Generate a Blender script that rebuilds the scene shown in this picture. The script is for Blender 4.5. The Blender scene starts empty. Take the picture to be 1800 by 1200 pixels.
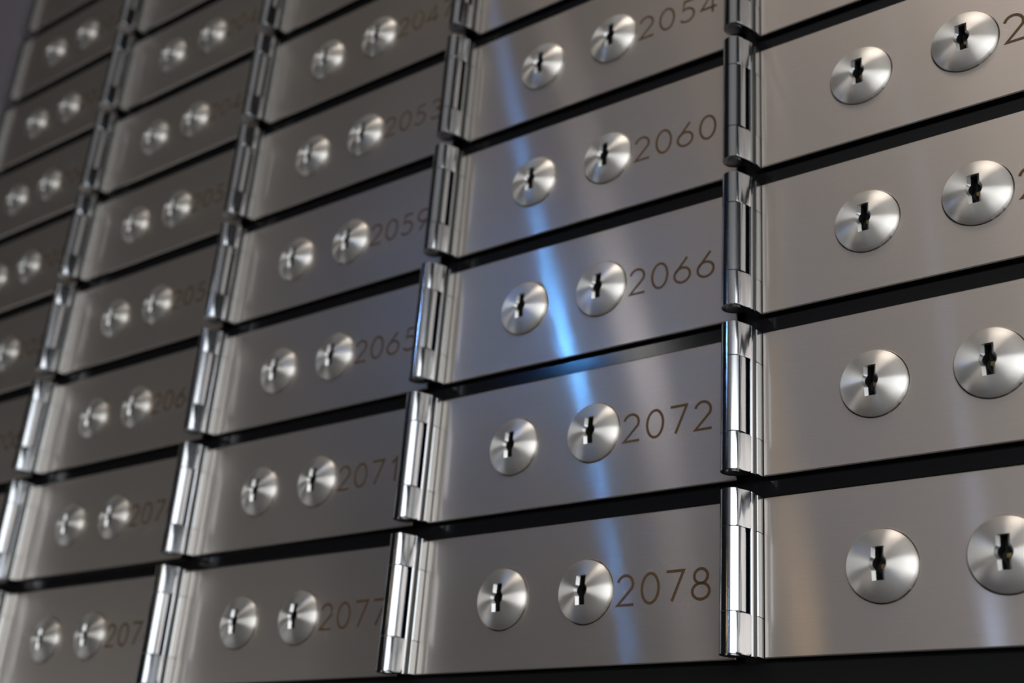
import bpy, bmesh, math, random
from mathutils import Vector, Matrix

# ---------------------------------------------------------------- units
S = 0.055            # metres per row of boxes
Z0 = 1.30            # height of the centre of the lowest row
PITCH = 2.45429      # column pitch in rows
LOCK_DX = 0.62762    # distance between the two locks in rows

def PW(X, Y, Z=0.0):
    """wall coordinates (rows: right, up, out of the wall) -> world metres"""
    return Vector((X * S, -Z * S, Y * S + Z0))

def DW(v):
    return Vector((v[0], -v[2], v[1]))

sc = bpy.context.scene
COL = sc.collection

# ---------------------------------------------------------------- camera
cam_data = bpy.data.cameras.new('camera')
cam = bpy.data.objects.new('camera', cam_data)
COL.objects.link(cam)
cam_data.sensor_width = 36.0
cam_data.lens = 2222.336 / 1800 * 36
cam_data.clip_start = 0.01
RIGHT = DW((0.7927417, 0.07302236, -0.60516802))
DOWN = DW((-0.18817365, -0.91499126, -0.3569057))
FWD = DW((-0.57978555, 0.39681071, -0.71161084))
M = Matrix((RIGHT, -DOWN, -FWD)).transposed().to_4x4()
M.translation = PW(2.45456378, -1.64943104, 6.07256148)
cam.matrix_world = M
cam_data.dof.use_dof = True
cam_data.dof.focus_distance = 6.9 * S
cam_data.dof.aperture_fstop = 10.5
sc.camera = cam

# ---------------------------------------------------------------- colour, world, lights
sc.view_settings.view_transform = 'Standard'
sc.view_settings.look = 'None'
sc.view_settings.gamma = 1
sc.view_settings.use_curve_mapping = False
sc.view_settings.exposure = 0.0

w = bpy.data.worlds.new('world')
sc.world = w
w.use_nodes = True
# dim room: nearly dark to the left, a faintly lit upper wall behind and to the right
wn, wl = w.node_tree.nodes, w.node_tree.links
w_tc = wn.new('ShaderNodeTexCoord')
w_dot = wn.new('ShaderNodeVectorMath'); w_dot.operation = 'DOT_PRODUCT'
w_dot.inputs[1].default_value = Vector((0.12, -0.75, 0.65)).normalized()
w_mr = wn.new('ShaderNodeMapRange'); w_mr.interpolation_type = 'SMOOTHSTEP'
w_mr.inputs['From Min'].default_value = 0.78
w_mr.inputs['From Max'].default_value = 0.97
w_mr.inputs['To Min'].default_value = 0.006
w_mr.inputs['To Max'].default_value = 0.23
wl.new(w_tc.outputs['Generated'], w_dot.inputs[0])
wl.new(w_dot.outputs['Value'], w_mr.inputs['Value'])
wl.new(w_mr.outputs[0], wn['Background'].inputs['Strength'])
wn['Background'].inputs['Color'].default_value = (1.0, 0.97, 0.95, 1)

def area_light(name, centre, target, size_x, size_y, radiance, colour, shape='RECTANGLE', spread=180):
    """rectangular lamp in wall coordinates facing a point on the wall"""
    L = bpy.data.lights.new(name, 'AREA')
    L.shape = shape
    L.size = size_x * S
    L.size_y = size_y * S
    a = L.size * L.size_y * (math.pi / 4 if shape in ('DISK', 'ELLIPSE') else 1)
    L.energy = radiance * a * math.pi
    L.color = colour
    L.spread = math.radians(spread)
    o = bpy.data.objects.new(name, L)
    COL.objects.link(o)
    o.location = PW(*centre)
    d = PW(*target) - o.location
    o.rotation_euler = d.to_track_quat('-Z', 'Y').to_euler()
    return o

# daylight opening of the vault, to the right behind the photographer
area_light('doorway_light', (20, 4, 24), (-1, 2, 0), 42, 21, 2.75, (0.95, 0.975, 1.0))
area_light('side_doorway_light', (36, 1, 3), (0, 1, 3), 24, 15, 0.55, (0.93, 0.97, 1.0))
# ceiling lamps above and behind the photographer
area_light('ceiling_light', (1, 22, 9), (1, 2.5, 0), 12, 8, 0.62, (1.0, 0.89, 0.80), 'ELLIPSE', 55)
# fill light added low at the far left, brightens the lower left doors
area_light('low_left_fill', (-23, -4, 10), (-8, -1, 0), 12, 5, 0.46, (0.98, 0.98, 1.0), 'RECTANGLE', 120)

def seen_in(X, Y, dist):
    """point in the room that the steel mirrors to the camera at wall point X, Y"""
    v = Vector((X - 2.4546, Y + 1.6494, -6.0726)).normalized()
    return (X + v.x * dist, Y + v.y * dist, -v.z * dist)

# small blue indicator lamp, its reflection makes the blue streak
area_light('blue_lamp', seen_in(-2.063, 1.648, 11), (-2.06, 1.65, 0), .20, .20, 16.5, (0.09, 0.38, 1.0), 'DISK', 40)
# weaker small lamps further back in the room
area_light('white_lamp', seen_in(-1.50, 1.50, 26), (-1.5, 1.5, 0), 1.1, 1.1, 0.7, (1.0, 0.96, 0.92), 'DISK', 45)
area_light('warm_lamp', seen_in(-0.44, -0.25, 22), (-.44, -.25, 0), 0.8, 0.8, 0.55, (1.0, 0.72, 0.36), 'DISK', 45)
area_light('pale_blue_lamp', seen_in(0.53, -0.41, 11), (.53, -.41, 0),   .25, .25, 4.5, (0.45, 0.62, 1.0), 'DISK', 60)

# ---------------------------------------------------------------- materials
def mat(name):
    m = bpy.data.materials.new(name)
    m.use_nodes = True
    nt = m.node_tree
    return m, nt, nt.nodes['Principled BSDF']

def setp(b, **k):
    for n, v in k.items():
        n = n.replace('_', ' ')
        if n in b.inputs:
            b.inputs[n].default_value = v

def aniso(N, alpha, a):
    """brushed metal lobe: wide along the tangent, tight across it"""
    g = N.new('ShaderNodeBsdfAnisotropic')
    g.distribution = 'GGX'
    g.inputs['Roughness'].default_value = math.sqrt(alpha)
    g.inputs['Anisotropy'].default_value = -a
    return g

def brushed_plate():
    m, nt, b = mat('brushed_steel_plate')
    N, Lk = nt.nodes, nt.links
    out = N['Material Output']
    tc = N.new('ShaderNodeTexCoord')
    mp = N.new('ShaderNodeMapping'); mp.inputs['Scale'].default_value = (60, 60, 5200)
    nz = N.new('ShaderNodeTexNoise'); nz.inputs['Scale'].default_value = 1.0; nz.inputs['Detail'].default_value = 3
    Lk.new(tc.outputs['Object'], mp.inputs[0]); Lk.new(mp.outputs[0], nz.inputs[0])
    # grain -> slight colour and roughness variation
    mr = N.new('ShaderNodeMapRange'); mr.inputs['To Min'].default_value = .93; mr.inputs['To Max'].default_value = 1.07
    Lk.new(nz.outputs[0], mr.inputs[0])
    vm = N.new('ShaderNodeVectorMath'); vm.operation = 'SCALE'; vm.inputs[0].default_value = (0.71, 0.64, 0.58)
    Lk.new(mr.outputs[0], vm.inputs['Scale'])
    cb = N.new('ShaderNodeCombineXYZ'); cb.inputs[2].default_value = 1.0
    N.remove(b)
    b = aniso(N, 0.050, 0.90)
    bn = aniso(N, 0.018, 0.72)
    for q in (b, bn):
        Lk.new(vm.outputs[0], q.inputs['Color'])
        Lk.new(cb.outputs[0], q.inputs['Tangent'])
    mm = N.new('ShaderNodeMixShader'); mm.inputs[0].default_value = 0.30
    Lk.new(b.outputs[0], mm.inputs[1]); Lk.new(bn.outputs[0], mm.inputs[2])
    b = mm
    b2 = N.new('ShaderNodeBsdfPrincipled')
    setp(b2, Metallic=1.0, Roughness=0.47)
    Lk.new(vm.outputs[0], b2.inputs['Base Color'])
    mx = N.new('ShaderNodeMixShader'); mx.inputs[0].default_value = 0.71
    Lk.new(b.outputs[0], mx.inputs[1]); Lk.new(b2.outputs[0], mx.inputs[2])
    # faint pale residue left around the engraved numbers, different on every door
    oi = N.new('ShaderNodeObjectInfo')
    nr = N.new('ShaderNodeTexNoise'); nr.noise_dimensions = '4D'
    nr.inputs['Scale'].default_value = 420; nr.inputs['Detail'].default_value = 6
    nr.inputs['Roughness'].default_value = 0.62; nr.inputs['Distortion'].default_value = 1.4
    wm = N.new('ShaderNodeMath'); wm.operation = 'MULTIPLY'; wm.inputs[1].default_value = 30
    Lk.new(oi.outputs['Random'], wm.inputs[0]); Lk.new(wm.outputs[0], nr.inputs['W'])
    Lk.new(tc.outputs['Object'], nr.inputs['Vector'])
    th = N.new('ShaderNodeMapRange'); th.interpolation_type = 'SMOOTHSTEP'
    th.inputs['From Min'].default_value = .57; th.inputs['From Max'].default_value = .70
    Lk.new(nr.outputs[0], th.inputs[0])
    # patch around the number: distance from its centre
    sb = N.new('ShaderNodeVectorMath'); sb.operation = 'SUBTRACT'
    sb.inputs[1].default_value = (1.17 * S, 0, 0)
    Lk.new(tc.outputs['Object'], sb.inputs[0])
    sm = N.new('ShaderNodeVectorMath'); sm.operation = 'MULTIPLY'
    sm.inputs[1].default_value = (1 / (.46 * S), 0, 1 / (.22 * S))
    Lk.new(sb.outputs[0], sm.inputs[0])
    sl = N.new('ShaderNodeVectorMath'); sl.operation = 'LENGTH'
    Lk.new(sm.outputs[0], sl.inputs[0])
    fd = N.new('ShaderNodeMapRange'); fd.interpolation_type = 'SMOOTHSTEP'
    fd.inputs['From Min'].default_value = .6; fd.inputs['From Max'].default_value = 1.1
    fd.inputs['To Min'].default_value = .30; fd.inputs['To Max'].default_value = .0
    Lk.new(sl.outputs['Value'], fd.inputs[0])
    rm = N.new('ShaderNodeMath'); rm.operation = 'MULTIPLY'
    Lk.new(th.outputs[0], rm.inputs[0]); Lk.new(fd.outputs[0], rm.inputs[1])
    df = N.new('ShaderNodeBsdfDiffuse'); df.inputs['Color'].default_value = (.75, .74, .72, 1)
    m2 = N.new('ShaderNodeMixShader')
    Lk.new(rm.outputs[0], m2.inputs[0]); Lk.new(mx.outputs[0], m2.inputs[1]); Lk.new(df.outputs[0], m2.inputs[2])
    Lk.new(m2.outputs[0], out.inputs[0])
    return m

def brushed_disc():
    m, nt, b = mat('brushed_lock_face')
    N, Lk = nt.nodes, nt.links
    tc = N.new('ShaderNodeTexCoord')
    ml = N.new('ShaderNodeVectorMath'); ml.operation = 'MULTIPLY'; ml.inputs[1].default_value = (1, 0, 1)
    nm = N.new('ShaderNodeVectorMath'); nm.operation = 'NORMALIZE'
    vt = N.new('ShaderNodeVectorTransform'); vt.vector_type = 'VECTOR'; vt.convert_from = 'OBJECT'; vt.convert_to = 'WORLD'
    Lk.new(tc.outputs['Object'], ml.inputs[0]); Lk.new(ml.outputs[0], nm.inputs[0])
    N.remove(b)
    b = aniso(N, 0.24, 0.80)
    b2 = N.new('ShaderNodeBsdfPrincipled')
    setp(b2, Metallic=1.0, Roughness=0.62)
    bn = aniso(N, 0.10, 0.65)
    Lk.new(vt.outputs[0], bn.inputs['Tangent'])
    mm = N.new('ShaderNodeMixShader'); mm.inputs[0].default_value = 0.45
    Lk.new(b.outputs[0], mm.inputs[1]); Lk.new(bn.outputs[0], mm.inputs[2])
    mx = N.new('ShaderNodeMixShader'); mx.inputs[0].default_value = 0.34
    Lk.new(mm.outputs[0], mx.inputs[1]); Lk.new(b2.outputs[0], mx.inputs[2])
    Lk.new(mx.outputs[0], N['Material Output'].inputs[0])
    Lk.new(nm.outputs[0], vt.inputs[0]); Lk.new(vt.outputs[0], b.inputs['Tangent'])
    ln = N.new('ShaderNodeVectorMath'); ln.operation = 'LENGTH'
    Lk.new(ml.outputs[0], ln.inputs[0])
    nz = N.new('ShaderNodeTexNoise'); nz.noise_dimensions = '1D'; nz.inputs['Scale'].default_value = 7000; nz.inputs['Detail'].default_value = 2
    Lk.new(ln.outputs['Value'], nz.inputs['W'])
    mr = N.new('ShaderNodeMapRange'); mr.inputs['To Min'].default_value = .93; mr.inputs['To Max'].default_value = 1.07
    Lk.new(nz.outputs[0], mr.inputs[0])
    vm = N.new('ShaderNodeVectorMath'); vm.operation = 'SCALE'; vm.inputs[0].default_value = (0.88, 0.85, 0.80)
    Lk.new(mr.outputs[0], vm.inputs['Scale']); Lk.new(vm.outputs[0], b.inputs['Color'])
    Lk.new(vm.outputs[0], b2.inputs['Base Color'])
    Lk.new(vm.outputs[0], bn.inputs['Color'])
    return m

def simple(name, col, metallic=0.0, rough=0.5, **k):
    m, nt, b = mat(name)
    N, Lk = nt.nodes, nt.links
    nz = N.new('ShaderNodeTexNoise'); nz.inputs['Scale'].default_value = 900; nz.inputs['Detail'].default_value = 3
    tc = N.new('ShaderNodeTexCoord'); Lk.new(tc.outputs['Object'], nz.inputs[0])
    mr = N.new('ShaderNodeMapRange'); mr.inputs['To Min'].default_value = max(0, rough - .03); mr.inputs['To Max'].default_value = rough + .03
    Lk.new(nz.outputs[0], mr.inputs[0]); Lk.new(mr.outputs[0], b.inputs['Roughness'])
    setp(b, Base_Color=(*col, 1), Metallic=metallic, **k)
    return m

M_PLATE = brushed_plate()
M_DISC = brushed_disc()
M_CHROME = simple('polished_hinge_steel', (0.54, 0.56, 0.59), 1.0, 0.16)
M_LEAF = simple('satin_hinge_leaf', (0.46, 0.48, 0.49), 1.0, 0.24)
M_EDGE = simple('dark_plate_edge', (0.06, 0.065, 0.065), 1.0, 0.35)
M_BLACK = simple('black_frame_enamel', (0.008, 0.008, 0.009), 0.0, 0.13, Specular_IOR_Level=0.32)
M_BASE = simple('matt_black_base', (0.007, 0.007, 0.007), 0.0, 0.5, Specular_IOR_Level=0.15)
M_INK = simple('bronze_engraving_ink', (0.095, 0.055, 0.025), 0.0, 0.6, Specular_IOR_Level=0.2)
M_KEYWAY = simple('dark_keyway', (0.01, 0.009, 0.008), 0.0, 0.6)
M_BRASS = simple('brass_pin', (0.50, 0.36, 0.12), 1.0, 0.35)
M_CHAMFER = simple('bright_key_chamfer', (0.55, 0.55, 0.54), 1.0, 0.40)
M_WALL = simple('mauve_grey_wall_paint', (0.17, 0.15, 0.17), 0.0, 0.7)

# ---------------------------------------------------------------- mesh helpers (local wall coordinates in rows)
def LV(x, y, z):
    return (x * S, -z * S, y * S)

def link_mesh(name, bm, mats, parent=None, smooth=None):
    bmesh.ops.recalc_face_normals(bm, faces=bm.faces)
    me = bpy.data.meshes.new(name)
    bm.to_mesh(me); bm.free()
    for m in (mats if isinstance(mats, (list, tuple)) else [mats]):
        me.materials.append(m)
    if smooth is not None:
        for p in me.polygons:
            p.use_smooth = True
        me.set_sharp_from_angle(angle=math.radians(smooth))
    o = bpy.data.objects.new(name, me)
    COL.objects.link(o)
    if parent is not None:
        o.parent = parent
    return o

def add_box(bm, x0, x1, y0, y1, z0, z1, bevel=0.0):
    vs = [bm.verts.new(LV(x, y, z)) for x in (x0, x1) for y in (y0, y1) for z in (z0, z1)]
    F = [(0, 1, 3, 2), (4, 6, 7, 5), (0, 4, 5, 1), (2, 3, 7, 6), (0, 2, 6, 4), (1, 5, 7, 3)]
    fs = [bm.faces.new([vs[i] for i in f]) for f in F]
    if bevel:
        es = list({e for f in fs for e in f.edges})
        bmesh.ops.bevel(bm, geom=es, offset=bevel * S, segments=2, affect='EDGES', profile=.5)

def add_prism(bm, prof, y0, y1, mi=0):
    """profile (x,z) list swept along y"""
    a = [bm.verts.new(LV(x, y0, z)) for x, z in prof]
    b = [bm.verts.new(LV(x, y1, z)) for x, z in prof]
    n = len(prof)
    fs = [bm.faces.new(a), bm.faces.new(b[::-1])]
    for i in range(n):
        fs.append(bm.faces.new([a[i], a[(i + 1) % n], b[(i + 1) % n], b[i]]))
    for f in fs:
        f.material_index = mi
    return fs

# ---------------------------------------------------------------- lettering: engraved single-stroke digits
def arc(cx, cy, rx, ry, a0, a1, n=18):
    return [(cx + rx * math.cos(math.radians(a0 + (a1 - a0) * i / n)),
             cy + ry * math.sin(math.radians(a0 + (a1 - a0) * i / n))) for i in range(n + 1)]

DIG = {   # height 1, width about .64; list of strokes
    '0': [arc(.32, .5, .30, .5, 90, 450, 36)],
    '1': [[(.14, .80), (.36, .99), (.36, 0)]],
    '2': [arc(.30, .70, .28, .30, 165, -28, 20) + [(.03, .0), (.62, .0)]],
    '3': [arc(.30, .75, .25, .25, 150, -90, 18), arc(.30, .26, .29, .26, 90, -150, 20)],
    '4': [[(.47, 0), (.47, 1), (.0, .25), (.64, .25)]],
    '5': [[(.56, 1), (.17, 1), (.10, .56)] + arc(.27, .32, .31, .32, 118, -145, 22)],
    '6': [arc(.31, .30, .30, .30, 90, 450, 30), [(.49, 1), (.055, .43)]],
    '7': [[(.0, 1), (.60, 1), (.20, 0)]],
    '8': [arc(.31, .76, .23, .24, 90, 450, 28), arc(.31, .265, .29, .265, 90, 450, 30)],
    '9': [arc(.31, .70, .30, .30, 90, 450, 30), [(.13, 0), (.565, .57)]],
}

def add_stroke(bm, pts, w, z0, z1):
    n = len(pts)
    closed = math.dist(pts[0], pts[-1]) < 1e-6
    if closed:
        pts = pts[:-1]; n -= 1
    L = []
    for i in range(n):
        if closed:
            p, q = pts[i - 1], pts[(i + 1) % n]
            d0 = (pts[i][0] - p[0], pts[i][1] - p[1]); d1 = (q[0] - pts[i][0], q[1] - pts[i][1])
        else:
            d1 = (pts[min(i + 1, n - 1)][0] - pts[min(i, n - 2)][0], pts[min(i + 1, n - 1)][1] - pts[min(i, n - 2)][1])
            d0 = (pts[max(i, 1)][0] - pts[max(i - 1, 0)][0], pts[max(i, 1)][1] - pts[max(i - 1, 0)][1])
        a = math.hypot(*d0); b = math.hypot(*d1)
        n0 = (-d0[1] / a, d0[0] / a); n1 = (-d1[1] / b, d1[0] / b)
        mx, my = n0[0] + n1[0], n0[1] + n1[1]
        k = max(.35, 1 + n0[0] * n1[0] + n0[1] * n1[1])
        L.append((mx / k * w / 2, my / k * w / 2))
    rows = []
    for (x, y), (ox, oy) in zip(pts, L):
        rows.append([bm.verts.new(LV(x + ox, y + oy, z0)), bm.verts.new(LV(x + ox, y + oy, z1)),
                     bm.verts.new(LV(x - ox, y - oy, z1)), bm.verts.new(LV(x - ox, y - oy, z0))])
    m = n if closed else n - 1
    for i in range(m):
        a, b = rows[i], rows[(i + 1) % n]
        for j in range(3):
            bm.faces.new([a[j], a[j + 1], b[j + 1], b[j]])
    if not closed:
        bm.faces.new(rows[0]); bm.faces.new(rows[-1][::-1])

PLATE_Z = -0.060
def number_mesh(text, parent):
    bm = bmesh.new()
    h = 0.172; adv = 0.166
    for i, ch in enumerate(text):
        for st in DIG[ch]:
            pts = [(0.850 + i * adv + x * h * 1.08, -0.098 + y * h) for x, y in st]
            add_stroke(bm, pts, 0.0168, PLATE_Z - 0.004, PLATE_Z + 0.0015)
    return link_mesh('box_number', bm, M_INK, parent)

# ---------------------------------------------------------------- door parts
PX0, PX1, PH = -0.664, 1.622, 0.438
def door_panel_mesh(parent):
    """steel plate with round openings for the two lock faces"""
    bm = bmesh.new()
    zf, zb = PLATE_Z, -0.118
    bv = 0.006
    NA = 64
    R = 0.196
    centres = (0.0, LOCK_DX)
    xm = LOCK_DX / 2
    cells = [(PX0, xm, 0.0), (xm, PX1, LOCK_DX)]
    # outer rectangle points by angle for each cell
    def ring(x0, x1, cx, z, ins):
        y0, y1 = -PH + ins, PH - ins
        pts = []
        for k in range(NA):
            a = 2 * math.pi * k / NA
            c, s = math.cos(a), math.sin(a)
            tx = ((x1 - cx) / c) if c > 1e-9 else (((x0 - cx) / c) if c < -1e-9 else 1e9)
            ty = (y1 / s) if s > 1e-9 else ((y0 / s) if s < -1e-9 else 1e9)
            t = min(tx, ty)
            pts.append((cx + c * t, s * t))
        return pts
    for ci, (x0, x1, cx) in enumerate(cells):
        xa = x0 + (bv if ci == 0 else 0); xb = x1 - (bv if ci == 1 else 0)
        corners = [math.atan2(sy * (PH - bv), (xx - cx)) % (2 * math.pi) for xx in (xa, xb) for sy in (-1, 1)]
        angs = sorted([2 * math.pi * k / NA for k in range(NA)] + corners)
        # remove near duplicates of corners
        A = []
        for a in angs:
            if A and abs(a - A[-1]) < 1e-4:
                continue
            A.append(a)
        def outer(a):
            c, s = math.cos(a), math.sin(a)
            tx = ((xb - cx) / c) if c > 1e-9 else (((xa - cx) / c) if c < -1e-9 else 1e9)
            ty = ((PH - bv) / s) if s > 1e-9 else ((-(PH - bv) / s) if s < -1e-9 else 1e9)
            t = min(tx, ty)
            return cx + c * t, s * t
        o = [bm.verts.new(LV(*outer(a), zf)) for a in A]
        i1 = [bm.verts.new(LV(cx + (R + .004) * math.cos(a), (R + .004) * math.sin(a), zf)) for a in A]
        i2 = [bm.verts.new(LV(cx + R * math.cos(a), R * math.sin(a), zf - .004)) for a in A]
        i3 = [bm.verts.new(LV(cx + R * math.cos(a), R * math.sin(a), zb)) for a in A]
        n = len(A)
        for k in range(n):
            j = (k + 1) % n
            bm.faces.new([o[k], o[j], i1[j], i1[k]])
            bm.faces.new([i1[k], i1[j], i2[j], i2[k]])
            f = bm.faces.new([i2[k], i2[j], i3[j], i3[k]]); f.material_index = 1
    # rim: bevel and sides all round
    c0 = [(PX0 + bv, -PH + bv), (PX1 - bv, -PH + bv), (PX1 - bv, PH - bv), (PX0 + bv, PH - bv)]
    c1 = [(PX0, -PH), (PX1, -PH), (PX1, PH), (PX0, PH)]
    v0 = [bm.verts.new(LV(x, y, zf)) for x, y in c0]
    v1 = [bm.verts.new(LV(x, y, zf - bv)) for x, y in c1]
    v2 = [bm.verts.new(LV(x, y, zb)) for x, y in c1]
    for k in range(4):
        j = (k + 1) % 4
        bm.faces.new([v0[k], v0[j], v1[j], v1[k]])
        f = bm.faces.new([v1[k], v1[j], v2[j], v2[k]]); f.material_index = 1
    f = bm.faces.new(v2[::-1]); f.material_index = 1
    return link_mesh('door_panel', bm, [M_PLATE, M_EDGE], parent)

def slot_radius(a, hw, hh, rc):
    """outline of the keyhole: upright slot with a round middle"""
    c, s = abs(math.cos(a)), abs(math.sin(a))
    t = min(hw / c if c > 1e-9 else 1e9, hh / s if s > 1e-9 else 1e9)
    return max(t, rc)

LOCK_R = 0.190
def dome(r):
    return 0.002 - 0.025 * (r / LOCK_R) ** 2 - 0.021 * (r / LOCK_R) ** 5

def lock_mesh(parent, x):
    hw, hh, rc = 0.034, 0.088, 0.047
    corner = math.atan2(hh, hw)
    ic = math.acos(hw / rc)
    special = []
    for a in (corner, ic):
        special += [a, math.pi - a, math.pi + a, 2 * math.pi - a]
    A = sorted([2 * math.pi * k / 88 for k in range(88)] + special)
    bm = bmesh.new()
    T = [0, .12, .28, .42, .54, .65, .75, .84, .92, 1.0]
    rings = []
    RF = LOCK_R - 0.010
    for t in T:
        rg = []
        for a in A:
            ri = slot_radius(a, hw, hh, rc)
            r = ri + (RF - ri) * t
            rg.append(bm.verts.new(LV(r * math.cos(a), r * math.sin(a), dome(r))))
        rings.append(rg)
    # rounded rim
    z1 = dome(RF)
    for k in range(1, 6):
        b = math.radians(42 + 48 * k / 5)
        r = RF + .010 * (math.sin(b) - math.sin(math.radians(42))) / (1 - math.sin(math.radians(42)))
        z = z1 - .018 * (math.cos(math.radians(42)) - math.cos(b))
        rings.append([bm.verts.new(LV(r * math.cos(a), r * math.sin(a), z)) for a in A])
    rings.append([bm.verts.new(LV(LOCK_R * math.cos(a), LOCK_R * math.sin(a), -0.10)) for a in A])
    n = len(A)
    for p, q in zip(rings[:-1], rings[1:]):
        for k in range(n):
            j = (k + 1) % n
            bm.faces.new([p[k], p[j], q[j], q[k]])
    # chamfer going into the keyway
    in1 = []
    hw2, hh2, rc2 = 0.018, 0.086, 0.034
    for a, v in zip(A, rings[0]):
        ri = slot_radius(a, hw, hh, rc)
        xx, yy = ri * math.cos(a), ri * math.sin(a)
        k = (ri - rc) < 1e-6
        if k:
            nx, ny = xx * rc2 / rc, yy * rc2 / rc
            nx = max(abs(nx), hw2) * (1 if xx >= 0 else -1)
        else:
            nx, ny = (hw2 if xx >= 0 else -hw2) if abs(abs(xx) - hw) < 1e-6 else xx * hw2 / hw, yy * hh2 / hh
        in1.append(bm.verts.new(LV(nx, ny, dome(ri) - .018)))
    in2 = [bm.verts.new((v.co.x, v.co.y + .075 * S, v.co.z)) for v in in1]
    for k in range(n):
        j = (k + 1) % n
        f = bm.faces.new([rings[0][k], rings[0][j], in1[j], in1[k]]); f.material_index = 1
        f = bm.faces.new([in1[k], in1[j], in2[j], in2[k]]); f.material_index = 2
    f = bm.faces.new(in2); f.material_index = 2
    o = link_mesh('lock', bm, [M_DISC, M_CHAMFER, M_KEYWAY], parent, smooth=28)
    o.location = (x * S, 0, 0)
    # brass pins that show inside the keyway
    bm = bmesh.new()
    add_box(bm, -0.009, 0.018, -0.018, 0.010, -0.095, -0.062, .004)
    add_box(bm, -0.004, 0.008, -0.066, -0.040, -0.095, -0.078, .003)
    p = link_mesh('brass_pin', bm, M_BRASS, o)
    p['label'] = 'brass pins deep in the keyway'
    return o

HX, HZ, HR, HH = -0.766, 0.098, 0.0715, 0.445
SPL1, SPL2 = 0.232, -0.226
def circ(cx, cz, r, n=40, a0=0, a1=360):
    return [(cx + r * math.cos(math.radians(a0 + (a1 - a0) * i / n)), cz + r * math.sin(math.radians(a0 + (a1 - a0) * i / n))) for i in range(n + (0 if a1 - a0 == 360 else 1))]

def hinge(parent, barrel=True):
    # leaf screwed to the left edge of the door: base and raised bar with a sloping side
    bm = bmesh.new()
    g = .004
    zb = -0.118
    low = [(-0.700, zb), (-0.700, 0.0), (-0.672, 0.0), (-0.669, -0.003), (-0.666, zb)]
    lowm = [(-0.700, zb), (-0.700, -0.004), (-0.676, -0.004), (-0.670, -0.010), (-0.664, zb)]
    add_prism(bm, low, SPL1 + g, PH)
    add_prism(bm, lowm, SPL2, SPL1)
    add_prism(bm, low, -PH, SPL2 - g)
    leaf = link_mesh('hinge_leaf', bm, M_LEAF, parent)
    # upper sheet: dark cut edge with a bright rounded lip
    bm = bmesh.new()
    up = [(-0.694, 0.0), (-0.694, 0.036)]
    up2 = [(-0.694, 0.036), (-0.691, 0.048), (-0.684, 0.050), (-0.679, 0.046), (-0.6765, 0.036)]
    add_prism(bm, [(-0.694, 0.001), (-0.694, 0.036), (-0.6765, 0.036), (-0.6765, 0.001)], -HH, HH, 1)
    add_prism(bm, up2, -HH, HH, 0)
    sheet = link_mesh('hinge_sheet', bm, [M_CHROME, M_EDGE], leaf)
    sheet['label'] = 'dark cut edge of the upper hinge sheet'
    if not barrel:
        return leaf
    def knuckle(y0, y1, tail):
        bm = bmesh.new()
        b = .006
        if tail:
            # barrel with the sheet that curls off it down to the leaf
            pr = circ(HX, HZ, HR, 34, 42, 300)
            pr = pr + [(HX + .03, 0.012), (-0.690, 0.012), (-0.680, 0.050), (-0.684, 0.066), (-0.698, 0.098), (-0.705, 0.118)]
        else:
            pr = circ(HX, HZ, HR, 40)
        fs = add_prism(bm, pr, y0, y1)
        es = list({e for f in fs[:2] for e in f.edges})
        bmesh.ops.bevel(bm, geom=es, offset=b * S, segments=2, affect='EDGES', profile=.5)
        return link_mesh('knuckle', bm, M_CHROME, leaf, smooth=30)
    knuckle(SPL1 + .003, HH, True)
    knuckle(SPL2 + .003, SPL1 - .003, False)
    knuckle(-HH, SPL2 - .003, True)
    # pin that shows as a round end under the barrel, and runs through the joints
    bm = bmesh.new()
    fs = add_prism(bm, circ(HX, HZ, .043, 28), -HH - .006, HH + .004)
    link_mesh('hinge_pin', bm, M_LEAF, leaf, smooth=30)
    # mounting strip of the fixed side, behind the middle knuckle
    bm = bmesh.new()
    add_box(bm, -0.815, -0.705, SPL2 + .005, SPL1 - .005, -0.118, 0.010, .004)
    link_mesh('fixed_leaf', bm, M_BLACK, leaf)
    return leaf

# ---------------------------------------------------------------- the doors
def copy_tree(o, parent=None):
    c = o.copy()
    COL.objects.link(c)
    c.parent = parent
    for ch in o.children:
        copy_tree(ch, c)
    return c

def make_door(barrel):
    root = bpy.data.objects.new('safe_deposit_box', None)
    COL.objects.link(root)
    root.empty_display_size = .01
    door_panel_mesh(root)
    lock_mesh(root, 0.0)
    lock_mesh(root, LOCK_DX)
    hinge(root, barrel)
    return root

proto = make_door(True)
proto_end = make_door(False)
bpy.context.view_layer.update()

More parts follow.
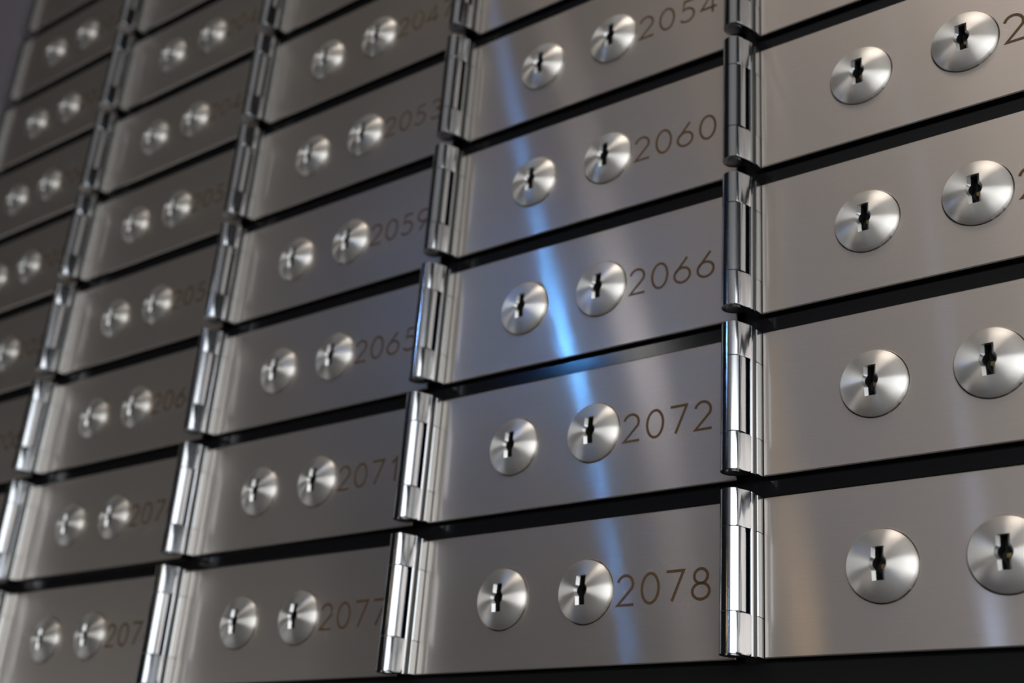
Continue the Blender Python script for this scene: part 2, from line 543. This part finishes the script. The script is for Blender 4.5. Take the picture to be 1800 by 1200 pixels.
random.seed(4)
COLS = {0: ('A', range(0, 5)), -1: ('B', range(0, 6)), -2: ('C', range(0, 7)), -3: ('D', range(0, 8)), -4: ('E', range(1, 9))}
plan = []
for c, (nm, rows) in COLS.items():
    for r in rows:
        plan.append((c, r))
ORD = ['topmost', 'second from the top', 'third from the top', 'fourth from the top', 'fifth from the top',
       'sixth from the top', 'seventh from the top', 'lowest']
def label_for(c, r, num):
    if c == 0:
        return 'steel deposit box in the nearest column, directly right of the box engraved %d' % (num - 1)
    if c == -1:
        if r == 5:
            return 'steel deposit box cut by the top edge, directly above the box engraved 2054'
        return 'brushed steel deposit box engraved %d, in the column crossed by blue light' % num
    if c == -2:
        if r == 6:
            return 'topmost steel deposit box of its column, directly above the box engraved 2047'
        return 'brushed steel deposit box engraved %d, left of the column crossed by blue light' % num
    if c == -3:
        if r == 7:
            return 'blurred steel deposit box, topmost in the second column from the left'
        if r == 6:
            return 'blurred steel deposit box, second from the top in the second column from the left'
        return 'blurred steel deposit box directly left of the box engraved %d' % (num + 1)
    return 'dim out-of-focus deposit box, %s in the leftmost column' % ORD[8 - r]

doors = []
for barrel in (True, False):
    src = proto if barrel else proto_end
    todo = [p for p in plan if (p[0] != -4) == barrel]
    for i, (c, r) in enumerate(todo):
        doors.append((c, r, src if i == 0 else copy_tree(src)))
for c, r, d in doors:
    d.location = PW(c * PITCH, r, 0)
    d.rotation_euler = (math.radians(random.uniform(-.12, .12)), 0, math.radians(random.uniform(-.12, .12)))
    num = 2079 + c - 6 * r
    number_mesh(str(num), d)
    d['label'] = label_for(c, r, num)
    d['category'] = 'safe deposit box'
    d['group'] = 'numbered safe deposit boxes'

# ---------------------------------------------------------------- frame the doors sit in
bm = bmesh.new()
FX0, FX1 = -4 * PITCH - 0.70, 1.66
# face bars between the rows, uprights behind the hinges, closed back
add_box(bm, FX0, FX1, -0.90, 8.52, -6.0, -0.125)
for r in range(0, 9):
    add_box(bm, FX0, FX1, r - 0.548, r - 0.452, -0.13, -0.100, .006)
o = link_mesh('box_frame', bm, M_BLACK); o.location = (0, 0, Z0)
o['label'] = 'black enamelled steel frame holding all the deposit boxes'
o['category'] = 'frame'

# plinth rail below the lowest row, and the base under it down to the floor
bm = bmesh.new()
add_box(bm, FX0, FX1, -1.05, -0.452, -0.124, -0.095, .008)
add_box(bm, FX0, FX1, -Z0 / S, -1.06, -6.0, -0.13)
o = link_mesh('trim_1', bm, M_BASE); o.location = (0, 0, Z0); o['kind'] = 'structure'

# wall to the left of the bank
bm = bmesh.new()
add_box(bm, -40, FX0 - .24, -Z0 / S, 30, -6.0, 0.02)
o = link_mesh('wall_left', bm, M_WALL); o.location = (0, 0, Z0); o['kind'] = 'structure'
# floor
bm = bmesh.new()
add_box(bm, -40, 40, -Z0 / S - 1, -Z0 / S, -6.0, 60)
o = link_mesh('floor', bm, M_WALL); o.location = (0, 0, Z0); o['kind'] = 'structure'
